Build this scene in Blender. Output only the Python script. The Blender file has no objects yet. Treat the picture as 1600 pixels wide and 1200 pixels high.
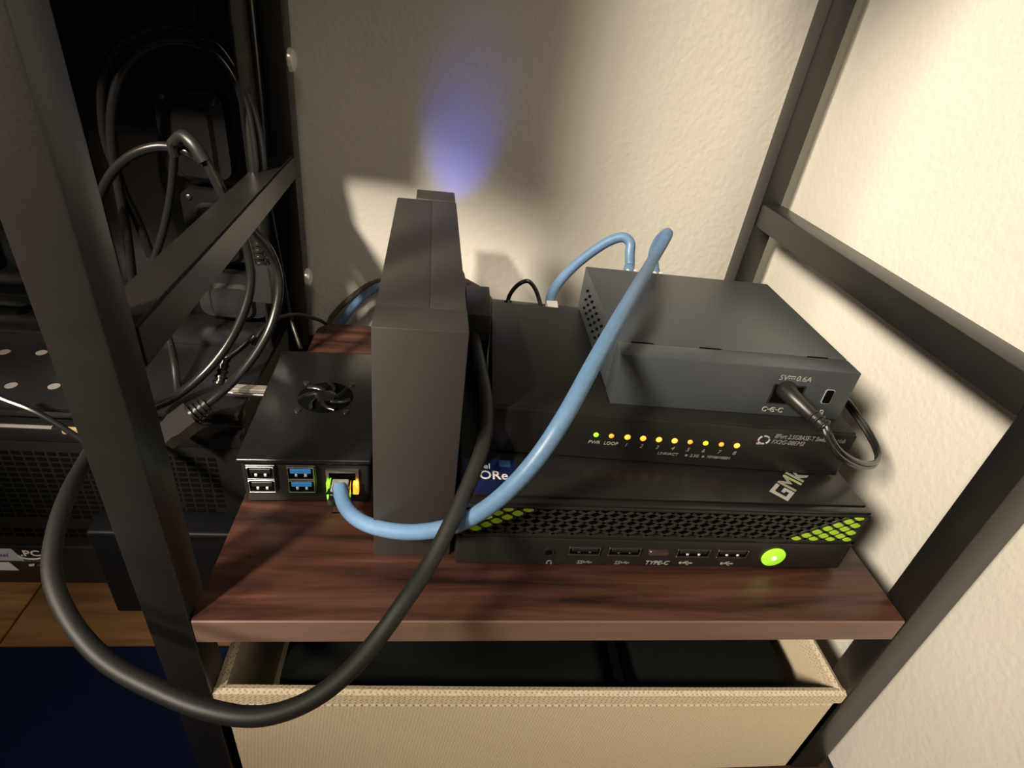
import bpy, bmesh, math, random
from mathutils import Vector, Matrix
random.seed(7)
C = bpy.context.scene.collection
S = bpy.context.scene

# ---------------------------------------------------------------- camera
cam_d = bpy.data.cameras.new('camera'); cam = bpy.data.objects.new('camera', cam_d); C.objects.link(cam)
cam.matrix_world = Matrix(((0.989584, -0.055386, -0.132874, 0.1036),
                           (-0.081353, 0.54633, -0.833609, -0.1697),
                           (0.118763, 0.835736, 0.536134, 0.24578), (0, 0, 0, 1)))
cam_d.sensor_width = 36.0; cam_d.lens = 20.207; cam_d.clip_start = 0.005
S.camera = cam

# ---------------------------------------------------------------- world, lamps, exposure
w = bpy.data.worlds.new('room_ambient'); S.world = w; w.use_nodes = True
w.node_tree.nodes['Background'].inputs[0].default_value = (1.0, 0.90, 0.78, 1)
w.node_tree.nodes['Background'].inputs[1].default_value = 0.02
S.view_settings.view_transform = 'Standard'; S.view_settings.look = 'None'
S.view_settings.exposure = 0.0; S.view_settings.gamma = 1.0; S.view_settings.use_curve_mapping = False

def aim(o, target):
    o.rotation_euler = (Vector(target) - o.location).to_track_quat('-Z', 'Y').to_euler()

def lamp(name, kind, loc, target, power, col, **kw):
    d = bpy.data.lights.new(name, kind); d.energy = power; d.color = col
    for k, v in kw.items(): setattr(d, k, v)
    o = bpy.data.objects.new(name, d); C.objects.link(o); o.location = loc
    aim(o, target); return o

# shaded desk lamp up on the left in front of the rack: its pool of light reaches the back wall past the computer
lamp('desk_lamp_light', 'SPOT', (-0.50, -0.65, 0.92), (0.08, 0.325, -0.135), 140.0, (1.0, 0.88, 0.72),
     shadow_soft_size=0.05, spot_size=math.radians(16.5), spot_blend=0.30)
# narrow spot added from the left to brighten the right wall
lamp('right_wall_spot', 'SPOT', (-1.95, -1.35, 1.85), (0.39, 0.20, 0.195), 1330.0, (1.0, 0.88, 0.70),
     shadow_soft_size=0.4, spot_size=math.radians(16.5), spot_blend=0.75)
# weak fill added out front to lift the bin and drive
lamp('front_fill', 'AREA', (0.3, -0.95, 1.6), (0.2, 0.1, 0.05), 8.0, (1.0, 0.85, 0.68), shape='DISK', size=0.6)
# blue status lamp of the drive, thrown up the wall
lamp('status_lamp_light', 'SPOT', (0.105, 0.260, 0.052), (0.116, 0.325, 0.152), 1.0, (0.10, 0.16, 1.0),
     shadow_soft_size=0.004, spot_size=math.radians(37), spot_blend=1.0)

# ---------------------------------------------------------------- materials
def mat(name, col, rough=0.5, metal=0.0, noise=0.0, nscale=200.0, bump=0.0, bscale=600.0, emit=None, estr=0.0, spec=0.5, trans=0.0, stretch=None, dark=None, coat=0.0):
    m = bpy.data.materials.new(name); m.use_nodes = True
    nt = m.node_tree; n = nt.nodes; l = nt.links; b = n['Principled BSDF']
    b.inputs['Base Color'].default_value = (*col, 1); b.inputs['Roughness'].default_value = rough
    b.inputs['Metallic'].default_value = metal; b.inputs['Specular IOR Level'].default_value = spec
    b.inputs['Transmission Weight'].default_value = trans; b.inputs['Coat Weight'].default_value = coat
    tc = n.new('ShaderNodeTexCoord'); mp = n.new('ShaderNodeMapping'); l.new(tc.outputs['Object'], mp.inputs[0])
    if stretch: mp.inputs['Scale'].default_value = stretch
    if noise:
        t = n.new('ShaderNodeTexNoise'); t.inputs['Scale'].default_value = nscale; t.inputs['Detail'].default_value = 5
        l.new(mp.outputs[0], t.inputs['Vector'])
        r = n.new('ShaderNodeValToRGB'); d = dark or tuple(c*(1-noise) for c in col)
        r.color_ramp.elements[0].color = (*d, 1); r.color_ramp.elements[0].position = 0.3
        r.color_ramp.elements[1].color = (*(tuple(min(1, c*(1+noise*.6)) for c in col)), 1); r.color_ramp.elements[1].position = 0.7
        l.new(t.outputs['Fac'], r.inputs[0]); l.new(r.outputs[0], b.inputs['Base Color'])
    if bump:
        t = n.new('ShaderNodeTexNoise'); t.inputs['Scale'].default_value = bscale; t.inputs['Detail'].default_value = 3
        l.new(tc.outputs['Object'], t.inputs['Vector'])
        u = n.new('ShaderNodeBump'); u.inputs['Strength'].default_value = bump; u.inputs['Distance'].default_value = 0.001
        l.new(t.outputs['Fac'], u.inputs['Height']); l.new(u.outputs[0], b.inputs['Normal'])
    if emit:
        b.inputs['Emission Color'].default_value = (*emit, 1); b.inputs['Emission Strength'].default_value = estr
    return m

def wall_mat():
    m = mat('wallpaper', (0.60, 0.575, 0.515), 0.75, noise=0.05, nscale=9)
    nt = m.node_tree; n = nt.nodes; l = nt.links; b = n['Principled BSDF']
    tc = n.new('ShaderNodeTexCoord')
    t1 = n.new('ShaderNodeTexNoise'); t1.inputs['Scale'].default_value = 380; t1.inputs['Detail'].default_value = 4
    t2 = n.new('ShaderNodeTexVoronoi'); t2.inputs['Scale'].default_value = 210; t2.feature = 'SMOOTH_F1'
    a = n.new('ShaderNodeMath'); a.operation = 'ADD'
    u = n.new('ShaderNodeBump'); u.inputs['Strength'].default_value = 0.22; u.inputs['Distance'].default_value = 0.0012
    for t in (t1, t2): l.new(tc.outputs['Object'], t.inputs['Vector'])
    l.new(t1.outputs['Fac'], a.inputs[0]); l.new(t2.outputs['Distance'], a.inputs[1])
    l.new(a.outputs[0], u.inputs['Height']); l.new(u.outputs[0], b.inputs['Normal'])
    return m

def wood_mat(name, c0, c1, c2, scale, rough, axis='x'):
    m = mat(name, c1, rough)
    nt = m.node_tree; n = nt.nodes; l = nt.links; b = n['Principled BSDF']
    tc = n.new('ShaderNodeTexCoord'); mp = n.new('ShaderNodeMapping'); l.new(tc.outputs['Object'], mp.inputs[0])
    mp.inputs['Scale'].default_value = (0.09, 1, 1) if axis == 'x' else (1, 0.09, 1)
    t = n.new('ShaderNodeTexNoise'); t.inputs['Scale'].default_value = scale; t.inputs['Detail'].default_value = 8
    t.inputs['Roughness'].default_value = 0.62; t.inputs['Distortion'].default_value = 0.6
    l.new(mp.outputs[0], t.inputs['Vector'])
    r = n.new('ShaderNodeValToRGB'); e = r.color_ramp.elements
    e[0].position = 0.34; e[0].color = (*c0, 1); e[1].position = 0.66; e[1].color = (*c2, 1)
    k = e.new(0.5); k.color = (*c1, 1)
    l.new(t.outputs['Fac'], r.inputs[0]); l.new(r.outputs[0], b.inputs['Base Color'])
    u = n.new('ShaderNodeBump'); u.inputs['Strength'].default_value = 0.12; u.inputs['Distance'].default_value = 0.0004
    l.new(t.outputs['Fac'], u.inputs['Height']); l.new(u.outputs[0], b.inputs['Normal'])
    return m

def fabric_mat(name, col, dots):
    m = mat(name, col, 0.9, spec=0.2)
    nt = m.node_tree; n = nt.nodes; l = nt.links; b = n['Principled BSDF']
    tc = n.new('ShaderNodeTexCoord'); mp = n.new('ShaderNodeMapping'); l.new(tc.outputs['Object'], mp.inputs[0])
    mp.inputs['Rotation'].default_value = (0.6, 0.6, 0.785)
    t = n.new('ShaderNodeTexVoronoi'); t.inputs['Scale'].default_value = 600 if dots else 900; t.inputs['Randomness'].default_value = 0.25
    l.new(mp.outputs[0], t.inputs['Vector'])
    r = n.new('ShaderNodeValToRGB'); e = r.color_ramp.elements
    f = 0.55 if dots else 0.86
    e[0].position = 0.22; e[0].color = (*(c*f for c in col), 1); e[1].position = 0.48; e[1].color = (*col, 1)
    l.new(t.outputs['Distance'], r.inputs[0]); l.new(r.outputs[0], b.inputs['Base Color'])
    u = n.new('ShaderNodeBump'); u.inputs['Strength'].default_value = 0.5; u.inputs['Distance'].default_value = 0.0005
    l.new(t.outputs['Distance'], u.inputs['Height']); l.new(u.outputs[0], b.inputs['Normal'])
    return m

M = {}
M['wall'] = wall_mat()
M['rack'] = mat('powder_coated_steel', (0.011, 0.0095, 0.009), 0.36, spec=0.65, noise=0.15, nscale=60, bump=0.06, bscale=900)
M['shelf'] = wood_mat('dark_walnut_print', (0.010, 0.004, 0.003), (0.050, 0.019, 0.0125), (0.092, 0.039, 0.026), 75, 0.40)
M['edge'] = mat('walnut_edge_band', (0.165, 0.098, 0.075), 0.5, noise=0.12, nscale=160, stretch=(.1, 1, 1))
M['floor'] = wood_mat('golden_oak_floor', (0.10, 0.045, 0.012), (0.22, 0.105, 0.03), (0.36, 0.19, 0.06), 60, 0.3, 'x')
M['floor2'] = wood_mat('brown_oak_floor', (0.09, 0.042, 0.016), (0.16, 0.078, 0.028), (0.22, 0.11, 0.042), 50, 0.35, 'x')
M['gap'] = mat('dark_joint', (0.03, 0.015, 0.008), 0.8)
M['fabric'] = fabric_mat('beige_nonwoven', (0.60, 0.495, 0.355), False)
M['hem'] = fabric_mat('beige_perforated_hem', (0.62, 0.52, 0.38), True)
M['thread'] = mat('stitch_thread', (0.60, 0.50, 0.38), 0.9, noise=0.1)
M['filler'] = mat('matte_black_filler', (0.005, 0.005, 0.005), 0.95, noise=0.15, nscale=500, bump=0.2, bscale=1500, spec=0.1)
M['mat'] = mat('navy_mat', (0.0025, 0.007, 0.030), 0.85, spec=0.1, noise=0.15, nscale=400, bump=0.2, bscale=1500)
M['blackplastic'] = mat('satin_black_plastic', (0.012, 0.011, 0.0105), 0.38, noise=0.1, nscale=300, bump=0.05, bscale=2500)
M['drive'] = mat('fine_grained_black_plastic', (0.030, 0.026, 0.0245), 0.52, noise=0.1, nscale=500, bump=0.10, bscale=3000)
M['glossblack'] = mat('gloss_black_plastic', (0.008, 0.008, 0.008), 0.22, noise=0.05, nscale=200)
M['void'] = mat('cavity_shade_black', (0.0015, 0.0015, 0.0015), 0.9, spec=0.05)  # near-black paint for the shade inside holes and slots; also the bin divider
M['mini'] = mat('mini_pc_black', (0.013, 0.0115, 0.011), 0.42, noise=0.12, nscale=300, bump=0.06, bscale=2500)
M['lid'] = mat('mini_pc_lid', (0.010, 0.0095, 0.009), 0.30, noise=0.1, nscale=300, bump=0.03, bscale=2500)
M['grille'] = mat('grille_black', (0.026, 0.022, 0.020), 0.4, noise=0.1, nscale=300)
M['switch'] = mat('switch_black_steel', (0.011, 0.0098, 0.009), 0.40, spec=0.4, noise=0.1, nscale=300, bump=0.08, bscale=2500)
M['grey'] = mat('charcoal_painted_steel', (0.050, 0.055, 0.062), 0.38, noise=0.06, nscale=400, bump=0.08, bscale=3000)
M['green'] = mat('lime_green_paint', (0.33, 0.55, 0.03), 0.5, noise=0.08, nscale=300)
M['silver'] = mat('silver_print', (0.32, 0.305, 0.29), 0.45, noise=0.05)
M['dimsilver'] = mat('dull_silver_print', (0.22, 0.22, 0.19), 0.45, noise=0.05)
M['greengrey'] = mat('green_grey_print', (0.26, 0.32, 0.13), 0.5, noise=0.2, nscale=300)
M['dimprint'] = mat('grey_print', (0.20, 0.19, 0.18), 0.5, noise=0.05)
M['white'] = mat('white_print', (0.78, 0.77, 0.76), 0.5, noise=0.03)
M['navy'] = mat('navy_sticker', (0.006, 0.012, 0.06), 0.3, noise=0.1, nscale=80)
M['bluesq'] = mat('blue_sticker_square', (0.03, 0.10, 0.26), 0.3, noise=0.05)
M['steel'] = mat('plated_steel', (0.55, 0.53, 0.50), 0.28, 1.0, noise=0.08, nscale=200)
M['darksteel'] = mat('blackened_steel', (0.10, 0.095, 0.09), 0.35, 0.9, noise=0.08, nscale=200)
M['contact'] = mat('bright_contact', (0.9, 0.88, 0.84), 0.25, 0.6, noise=0.03)
M['usbblue'] = mat('usb_blue', (0.03, 0.22, 0.60), 0.4, noise=0.05)
M['cable_blue'] = mat('blue_cable_jacket', (0.115, 0.215, 0.37), 0.40, noise=0.10, nscale=250, bump=0.08, bscale=1500)
M['cable_black'] = mat('black_rubber_jacket', (0.009, 0.008, 0.0075), 0.52, noise=0.12, nscale=250, bump=0.06, bscale=1500)
M['cable_gloss'] = mat('black_vinyl_jacket', (0.012, 0.011, 0.0105), 0.25, noise=0.1, nscale=250)
M['cable_grey'] = mat('grey_brown_jacket', (0.10, 0.085, 0.07), 0.4, noise=0.1, nscale=250)
M['clear'] = mat('clear_polycarbonate', (0.95, 0.95, 0.95), 0.05, trans=1.0)
M['boot'] = mat('white_plug', (0.75, 0.74, 0.70), 0.45, noise=0.03)
M['shroud'] = mat('computer_shroud', (0.006, 0.0055, 0.005), 0.5, noise=0.1, nscale=150, spec=0.25)
M['brick'] = mat('adapter_black', (0.003, 0.003, 0.0035), 0.5, noise=0.05, nscale=200, spec=0.12)
M['case'] = mat('computer_black_steel', (0.010, 0.009, 0.009), 0.32, noise=0.1, nscale=150, bump=0.05, bscale=1800)
M['tray'] = mat('computer_tray_steel', (0.006, 0.0055, 0.005), 0.26, noise=0.1, nscale=150)
M['hole'] = mat('pale_disc_grey', (0.20, 0.18, 0.165), 0.6, noise=0.1)
M['sticker'] = mat('pale_lilac_sticker', (0.50, 0.50, 0.58), 0.5, noise=0.04)
M['tan'] = mat('tan_edge_highlight', (0.32, 0.22, 0.11), 0.5, noise=0.15, nscale=120)
M['led_green'] = mat('led_green', (0.2, 0.8, 0.05), 0.4, emit=(0.30, 1.0, 0.02), estr=1.6, noise=0.02)
M['led_lime'] = mat('led_lime', (0.6, 0.7, 0.05), 0.4, emit=(0.85, 0.85, 0.02), estr=1.8, noise=0.02)
M['led_orange'] = mat('led_orange', (0.8, 0.3, 0.05), 0.4, emit=(1.0, 0.26, 0.02), estr=1.2, noise=0.02)
M['led_amber'] = mat('led_amber', (0.9, 0.5, 0.1), 0.4, emit=(1.0, 0.29, 0.02), estr=2.0, noise=0.02)
M['led_white'] = mat('led_white', (0.9, 0.9, 0.9), 0.4, emit=(0.9, 1.0, 0.85), estr=3.0, noise=0.02)
M['led_blue'] = mat('led_blue', (0.2, 0.3, 0.9), 0.4, emit=(0.1, 0.2, 1.0), estr=3.0, noise=0.02)
M['button'] = mat('lit_green_button', (0.36, 0.72, 0.04), 0.4, emit=(0.30, 0.75, 0.03), estr=0.55, noise=0.04)

# ---------------------------------------------------------------- builders
def obj(name, bm, m, parent=None, smooth=True):
    me = bpy.data.meshes.new(name); bm.normal_update(); bm.to_mesh(me); bm.free()
    if smooth:
        for p in me.polygons: p.use_smooth = True
        try: me.set_sharp_from_angle(angle=math.radians(35))
        except Exception: pass
    me.materials.append(M[m] if isinstance(m, str) else m)
    o = bpy.data.objects.new(name, me); C.objects.link(o)
    if parent: o.parent = parent
    return o

def tag(o, label, cat, group=None):
    o['label'] = label; o['category'] = cat
    if group: o['group'] = group
    return o

def thing(name, label, cat, loc=(0, 0, 0), rz=0.0, group=None):
    o = bpy.data.objects.new(name, None); C.objects.link(o); o.empty_display_size = 0.02
    o.location = loc; o.rotation_euler = (0, 0, math.radians(rz))
    return tag(o, label, cat, group)

def struct(o): o['kind'] = 'structure'; return o
def stuff(o): o['kind'] = 'stuff'; return o

def box(bm, x0, x1, y0, y1, z0, z1, bev=0.0, seg=2, mtx=None):
    vs = [bm.verts.new((x, y, z)) for x in (x0, x1) for y in (y0, y1) for z in (z0, z1)]
    fs = [(0, 1, 3, 2), (4, 6, 7, 5), (0, 4, 5, 1), (2, 3, 7, 6), (0, 2, 6, 4), (1, 5, 7, 3)]
    faces = [bm.faces.new([vs[i] for i in f]) for f in fs]
    out = vs
    if bev:
        es = list({e for f in faces for e in f.edges})
        r = bmesh.ops.bevel(bm, geom=es, offset=bev, segments=seg, profile=0.5, affect='EDGES')
        out = list({v for f in r['faces'] for v in f.verts} | {v for v in vs if v.is_valid})
    if mtx is not None:
        bmesh.ops.transform(bm, matrix=mtx, verts=[v for v in out if v.is_valid])
    return bm

def B(*a, **k): return box(bmesh.new(), *a, **k)

def catmull(P, n=10):
    P = [Vector(p) for p in P]; Q = [P[0]*2-P[1]] + P + [P[-1]*2-P[-2]]; out = []
    for i in range(1, len(Q)-2):
        p0, p1, p2, p3 = Q[i-1:i+3]
        t0 = 0; t1 = t0+max(1e-5, (p1-p0).length)**.5; t2 = t1+max(1e-5, (p2-p1).length)**.5; t3 = t2+max(1e-5, (p3-p2).length)**.5
        for k in range(n):
            t = t1+(t2-t1)*k/n
            a1 = p0*((t1-t)/(t1-t0))+p1*((t-t0)/(t1-t0)); a2 = p1*((t2-t)/(t2-t1))+p2*((t-t1)/(t2-t1)); a3 = p2*((t3-t)/(t3-t2))+p3*((t-t2)/(t3-t2))
            b1 = a1*((t2-t)/(t2-t0))+a2*((t-t0)/(t2-t0)); b2 = a2*((t3-t)/(t3-t1))+a3*((t-t1)/(t3-t1))
            out.append(b1*((t2-t)/(t2-t1))+b2*((t-t1)/(t2-t1)))
    out.append(P[-1]); return out

def smooth_path(P, it=2):
    for _ in range(it):
        P = [P[0]] + [(P[i-1]+P[i]*2+P[i+1])/4 for i in range(1, len(P)-1)] + [P[-1]]
    return P

def tube(bm, P, r, seg=12, flat=1.0, raw=False, radii=None):
    Q = [Vector(p) for p in P] if raw else smooth_path(catmull(P), 6)
    T = [(Q[min(i+1, len(Q)-1)]-Q[max(i-1, 0)]).normalized() for i in range(len(Q))]
    n = T[0].orthogonal().normalized(); rings = []
    for i, (q, t) in enumerate(zip(Q, T)):
        n = (n-t*n.dot(t)).normalized(); b = t.cross(n)
        rr = radii[i] if radii else r
        rings.append([bm.verts.new(q+(n*math.cos(2*math.pi*k/seg)+b*math.sin(2*math.pi*k/seg)*flat)*rr) for k in range(seg)])
    for a, c in zip(rings, rings[1:]):
        for k in range(seg): bm.faces.new((a[k], a[(k+1) % seg], c[(k+1) % seg], c[k]))
    bm.faces.new(rings[0][::-1]); bm.faces.new(rings[-1]); return bm

def lathe(bm, prof, origin=(0, 0, 0), axis=(0, 0, 1), seg=20, sx=1.0):
    ax = Vector(axis).normalized(); n = ax.orthogonal().normalized(); b = ax.cross(n); o = Vector(origin); rings = []
    for r, h in prof:
        rings.append([bm.verts.new(o+ax*h+(n*math.cos(2*math.pi*k/seg)+b*math.sin(2*math.pi*k/seg))*max(r, 1e-5)) for k in range(seg)])
    for a, c in zip(rings, rings[1:]):
        for k in range(seg): bm.faces.new((a[k], a[(k+1) % seg], c[(k+1) % seg], c[k]))
    bm.faces.new(rings[0][::-1]); bm.faces.new(rings[-1]); return bm

def prism(bm, pts, o, ex, ey, depth):
    """outline in the plane (o, ex, ey), extruded along ex x ey"""
    o, ex, ey = Vector(o), Vector(ex), Vector(ey); n = ex.cross(ey).normalized()
    a = [bm.verts.new(o+ex*x+ey*y) for x, y in pts]; b = [bm.verts.new(o+ex*x+ey*y+n*depth) for x, y in pts]
    k = len(pts)
    for i in range(k): bm.faces.new((a[i], a[(i+1) % k], b[(i+1) % k], b[i]))
    bm.faces.new(a[::-1]); bm.faces.new(b); return bm

def rrect(x0, x1, y0, y1, r, n=5):
    out = []
    for cx, cy, a in ((x1-r, y1-r, 0), (x0+r, y1-r, 90), (x0+r, y0+r, 180), (x1-r, y0+r, 270)):
        for i in range(n+1):
            t = math.radians(a+90*i/n); out.append((cx+r*math.cos(t), cy+r*math.sin(t)))
    return out

def text(name, body, size, o, ex, ey, m, parent, shear=0.0, align='LEFT', squash=1.0, bold=0.0):
    cu = bpy.data.curves.new('t', 'FONT'); cu.body = body; cu.size = size; cu.shear = shear; cu.align_x = align
    cu.extrude = 0.00008; cu.offset = bold; cu.resolution_u = 3
    t = bpy.data.objects.new('t', cu); C.objects.link(t)
    dg = bpy.context.evaluated_depsgraph_get(); me = bpy.data.meshes.new_from_object(t.evaluated_get(dg))
    bpy.data.objects.remove(t); bpy.data.curves.remove(cu)
    ex = Vector(ex).normalized(); ey = Vector(ey).normalized(); n = ex.cross(ey); o = Vector(o)
    for v in me.vertices:
        c = v.co.copy(); v.co = o+ex*c.x*squash+ey*c.y+n*(c.z+0.00005)
    me.name = name; me.materials.clear(); me.materials.append(M[m])
    r = bpy.data.objects.new(name, me); C.objects.link(r); r.parent = parent; return r

FX, FZ = (1, 0, 0), (0, 0, 1)      # a front face: x right, z up, normal -y

# ---------------------------------------------------------------- the room
struct(obj('wall_back', B(-1.2, 0.393, 0.325, 0.365, -0.165, 1.9), 'wall'))
struct(obj('wall_right', B(0.393, 0.433, -1.3, 0.365, -0.165, 1.9), 'wall'))
fl = struct(obj('floor', B(-1.2, 0.393, -1.3, 0.325, -0.19, -0.169), 'gap'))
for i, x in enumerate((-0.669, -0.509, -0.349, -0.189, -0.029, 0.131, 0.291)):
    for j, (y0, y1) in enumerate(((-1.3, -0.5), (-0.5, 0.325))):
        if i == 0 or True:
            obj('plank', B(x-0.159, min(x, 0.392), y0+0.0006, y1-0.0006, -0.169, -0.165, 0.0006, 1), 'floor' if i % 2 == 1 else 'floor2', fl)
tag(obj('floor_mat', B(-0.62, -0.005, -0.55, 0.091, -0.165, -0.160, 0.002), 'mat'),
    'dark navy blue mat on the wooden floor at the lower left', 'mat')

# ---------------------------------------------------------------- the rack
rack = thing('shelf_rack', 'black steel rack with a dark walnut shelf carrying the network devices', 'rack', (0, 0, -0.165))
def rk(name, x0, x1, y0, y1, z0, z1, m='rack', bev=0.0012, par=None):
    return obj(name, B(x0, x1, y0, y1, z0+0.165, z1+0.165, bev), m, par or rack)
rk('post', -0.019, 0.0, 0.0, 0.018, -0.165, 0.75)
rk('post', 0.361, 0.382, 0.0, 0.018, -0.165, 0.75)
pl = rk('post', -0.027, -0.009, 0.291, 0.309, -0.165, 0.75)
rk('post', 0.36, 0.378, 0.287, 0.306, -0.165, 0.75)
# left rail runs between posts that are not quite in line
bm = bmesh.new(); L = 0.27
for x, y, z in [(a, b, c) for a in (-0.018, 0) for b in (0.018, 0.291) for c in (0.2872, 0.3050)]:
    bm.verts.new((x-0.009*(y-0.018)/0.27, y, z))
bm.verts.ensure_lookup_table()
for f in ((0, 1, 3, 2), (4, 6, 7, 5), (0, 4, 5, 1), (2, 3, 7, 6), (0, 2, 6, 4), (1, 5, 7, 3)): bm.faces.new([bm.verts[i] for i in f])
bmesh.ops.bevel(bm, geom=bm.edges[:], offset=0.0012, segments=2, affect='EDGES')
obj('rail', bm, 'rack', rack)
rk('rail', 0.361, 0.380, 0.018, 0.287, 0.1225, 0.1412)
rk('rail', -0.009, 0.36, 0.289, 0.305, -0.036, -0.018)
# shelf board with rounded back corners
def board(z0, z1):
    pts = [(0.0005, 0.0005), (0.3595, 0.0005), (0.3595, 0.2865), (0.352, 0.2865), (0.346, 0.294)]
    pts += [(0.016+0.0155*math.cos(math.radians(a)), 0.2785+0.0155*math.sin(math.radians(a))) for a in range(90, 181, 15)]
    return prism(bmesh.new(), pts, (0, 0, z0+0.165), (1, 0, 0), (0, 1, 0), z1-z0)
sh = obj('shelf_board', board(-0.016, 0.0), 'shelf', rack)
obj('edge_band', B(0.0004, 0.3596, -0.0004, 0.0010, 0.165-0.0158, 0.1648, 0.0004, 1), 'edge', sh)
shade_board = obj('shelf_board', board(0.54, 0.556), 'shelf', rack)  # unseen upper board, added to shade the wall from the lamps
obj('edge_band', B(0.0004, 0.3596, -0.0004, 0.0010, 0.7052, 0.7208, 0.0004, 1), 'edge', shade_board)
for z, y in ((0.2015, 0.300), (0.0395, 0.300)):
    bm = lathe(bmesh.new(), [(0.0078, 0), (0.0078, 0.0008), (0.0070, 0.0028), (0.0040, 0.0046), (0.0012, 0.0049)], (-0.009, y, z+0.165), (1, 0, 0), 18)
    obj('bolt_head', bm, 'contact', rack)['label'] = 'silver domed bolt head'

# ---------------------------------------------------------------- fabric bin under the shelf
bn = thing('fabric_bin', 'beige fabric storage bin with a perforated hem, open below the shelf', 'storage bin', (0.0006, 0.0, -0.165))
W, D = 0.3598, 0.27
def rim(t): return 0.1045-0.0125*t-0.0010*math.sin(math.pi*t)
def panel(a, b, thick, zf, n=14, z0=0.002, z1=None):
    """upright cloth panel from a to b (plan), top following zf"""
    bm = bmesh.new(); a, b = Vector(a), Vector(b); d = (b-a).normalized(); nrm = Vector((-d.y, d.x)); R = []
    for i in range(n+1):
        t = i/n; p = a.lerp(b, t); q = p+nrm*thick; zt = zf(t); zb = z0 if z1 is None else zt-z1
        R.append([bm.verts.new((p.x, p.y, zb)), bm.verts.new((p.x, p.y, zt-0.0012)), bm.verts.new((p.x+nrm.x*thick*.5, p.y+nrm.y*thick*.5, zt)),
                  bm.verts.new((q.x, q.y, zt-0.0012)), bm.verts.new((q.x, q.y, zb))])
    for u, v in zip(R, R[1:]):
        for k in range(5): bm.faces.new((u[k], v[k], v[(k+1) % 5], u[(k+1) % 5]))
    bm.faces.new(R[0]); bm.faces.new(R[-1][::-1]); return bm
obj('front_panel', panel((0, 0.0012), (W, 0.0012), 0.0040, lambda t: rim(t)-0.0006), 'fabric', bn)
obj('back_panel', panel((W, D), (0, D), 0.004, lambda t: rim(1-t)), 'fabric', bn)
obj('side_panel', panel((0, D), (0, 0.0012), 0.004, lambda t: rim(0)-0.0006), 'fabric', bn)
obj('side_panel', panel((W, 0.0012), (W, D), 0.004, lambda t: rim(1)-0.0006), 'fabric', bn)
obj('hem', panel((-0.0004, 0.0006), (W+0.0004, 0.0006), 0.0052, rim, z1=0.0095), 'hem', bn)
obj('hem', panel((-0.0004, D), (-0.0004, 0.0030), 0.0052, lambda t: rim(0), z1=0.012), 'hem', bn)
obj('hem', panel((W+0.0004, 0.0030), (W+0.0004, D), 0.0052, lambda t: rim(1), z1=0.012), 'hem', bn)
obj('bottom_panel', B(0.001, W-0.001, 0.002, D-0.001, 0.0, 0.004), 'fabric', bn)
obj('divider', B(0.2236, 0.2252, 0.008, D-0.006, 0.004, 0.086), 'void', bn)
bm = bmesh.new()
for i in range(90):
    x = 0.004+i*(W-0.008)/90
    z = rim(x/W)-0.0118
    box(bm, x, x+0.0028, 0.0004, 0.0016, z-0.0003, z+0.0003)
stuff(obj('stitching', bm, 'thread', bn))

for i, (x0, x1, h_) in enumerate(((0.024, 0.2195, 0.080), (0.2295, 0.343, 0.074))):  # black blocks added to keep the inside of the bin dark
    bg = thing('bin_filler', ('wide added black pouch inside the fabric bin, left of its divider', 'narrow added black pouch inside the fabric bin, right of its divider')[i], 'filler', (x0, 0.014, -0.161), 0, 'black fillers in the fabric bin')
    obj('body', B(0, x1-x0, 0, 0.245, 0, h_, 0.012, 4), 'filler', bg)
    obj('zip', B(0.01, x1-x0-0.01, 0.1, 0.106, h_-0.0005, h_+0.0012, 0.0005, 1), 'cable_black', bg)  # thin strip on top of the added block
# ---------------------------------------------------------------- mini computer
pc = thing('mini_computer', 'wide black mini computer with green lattice corners and a lit green button', 'mini computer', (0.119, 0.032, 0))
WG, DG = 0.2196, 0.183
obj('body', box(B(0, WG, 0, DG, 0.0025, 0.0222, 0.0012), 0.0012, WG-0.0012, 0.004, DG, 0.021, 0.0445), 'mini', pc)
bm = B(0, 0.0030, 0.0, DG, 0.0230, 0.0448, 0.0006); box(bm, WG-0.0030, WG, 0, DG, 0.0230, 0.0448, 0.0006)
box(bm, 0.0, WG, 0, 0.004, 0.0230, 0.0254, 0.0004); box(bm, 0.0, WG, 0, 0.004, 0.0434, 0.0450, 0.0004)
obj('frame', bm, 'mini', pc)
obj('lid', box(B(0.0, WG, 0.0006, 0.0052, 0.0448, 0.0466, 0.0008), 0.0, WG, 0.0060, DG, 0.0448, 0.0468, 0.0007), 'lid', pc)
p, dz, zc = 0.0100, 0.00277, 0.0428
d1 = Vector((0.005, dz)); bm = bmesh.new()
def bars(sgn):
    d = Vector((0.005*sgn, dz)); ln = d.length
    for k in range(-10, 40):
        # bar through the midpoint between neighbouring hole centres of the top row
        x0 = 0.0338-0.005+p*k - 0.10
        ts = []
        lo, hi = (0.0252-zc)/dz, (0.0436-zc)/dz
        # clip in x to the frame
        xs = sorted(((0.0025-x0)/d.x, (WG-0.0025-x0)/d.x)); lo2, hi2 = max(lo, xs[0]), min(hi, xs[1])
        if hi2-lo2 < 0.2: continue
        a = Vector((x0, zc))+d*lo2; b = Vector((x0, zc))+d*hi2; n = Vector((-d.y, d.x))/ln*0.00068
        prism(bm, [(a.x-n.x, a.y-n.y), (b.x-n.x, b.y-n.y), (b.x+n.x, b.y+n.y), (a.x+n.x, a.y+n.y)] if True else 0, (0, 0.0004, 0), (1, 0, 0), (0, 0, 1), -0.0007)
bars(1); bars(-1); bmesh.ops.recalc_face_normals(bm, faces=bm.faces[:])
stuff(obj('grille', bm, 'grille', pc, smooth=False))
obj('backing', B(0.002, WG-0.002, 0.0022, 0.0042, 0.0240, 0.0444), 'void', pc)
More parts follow.
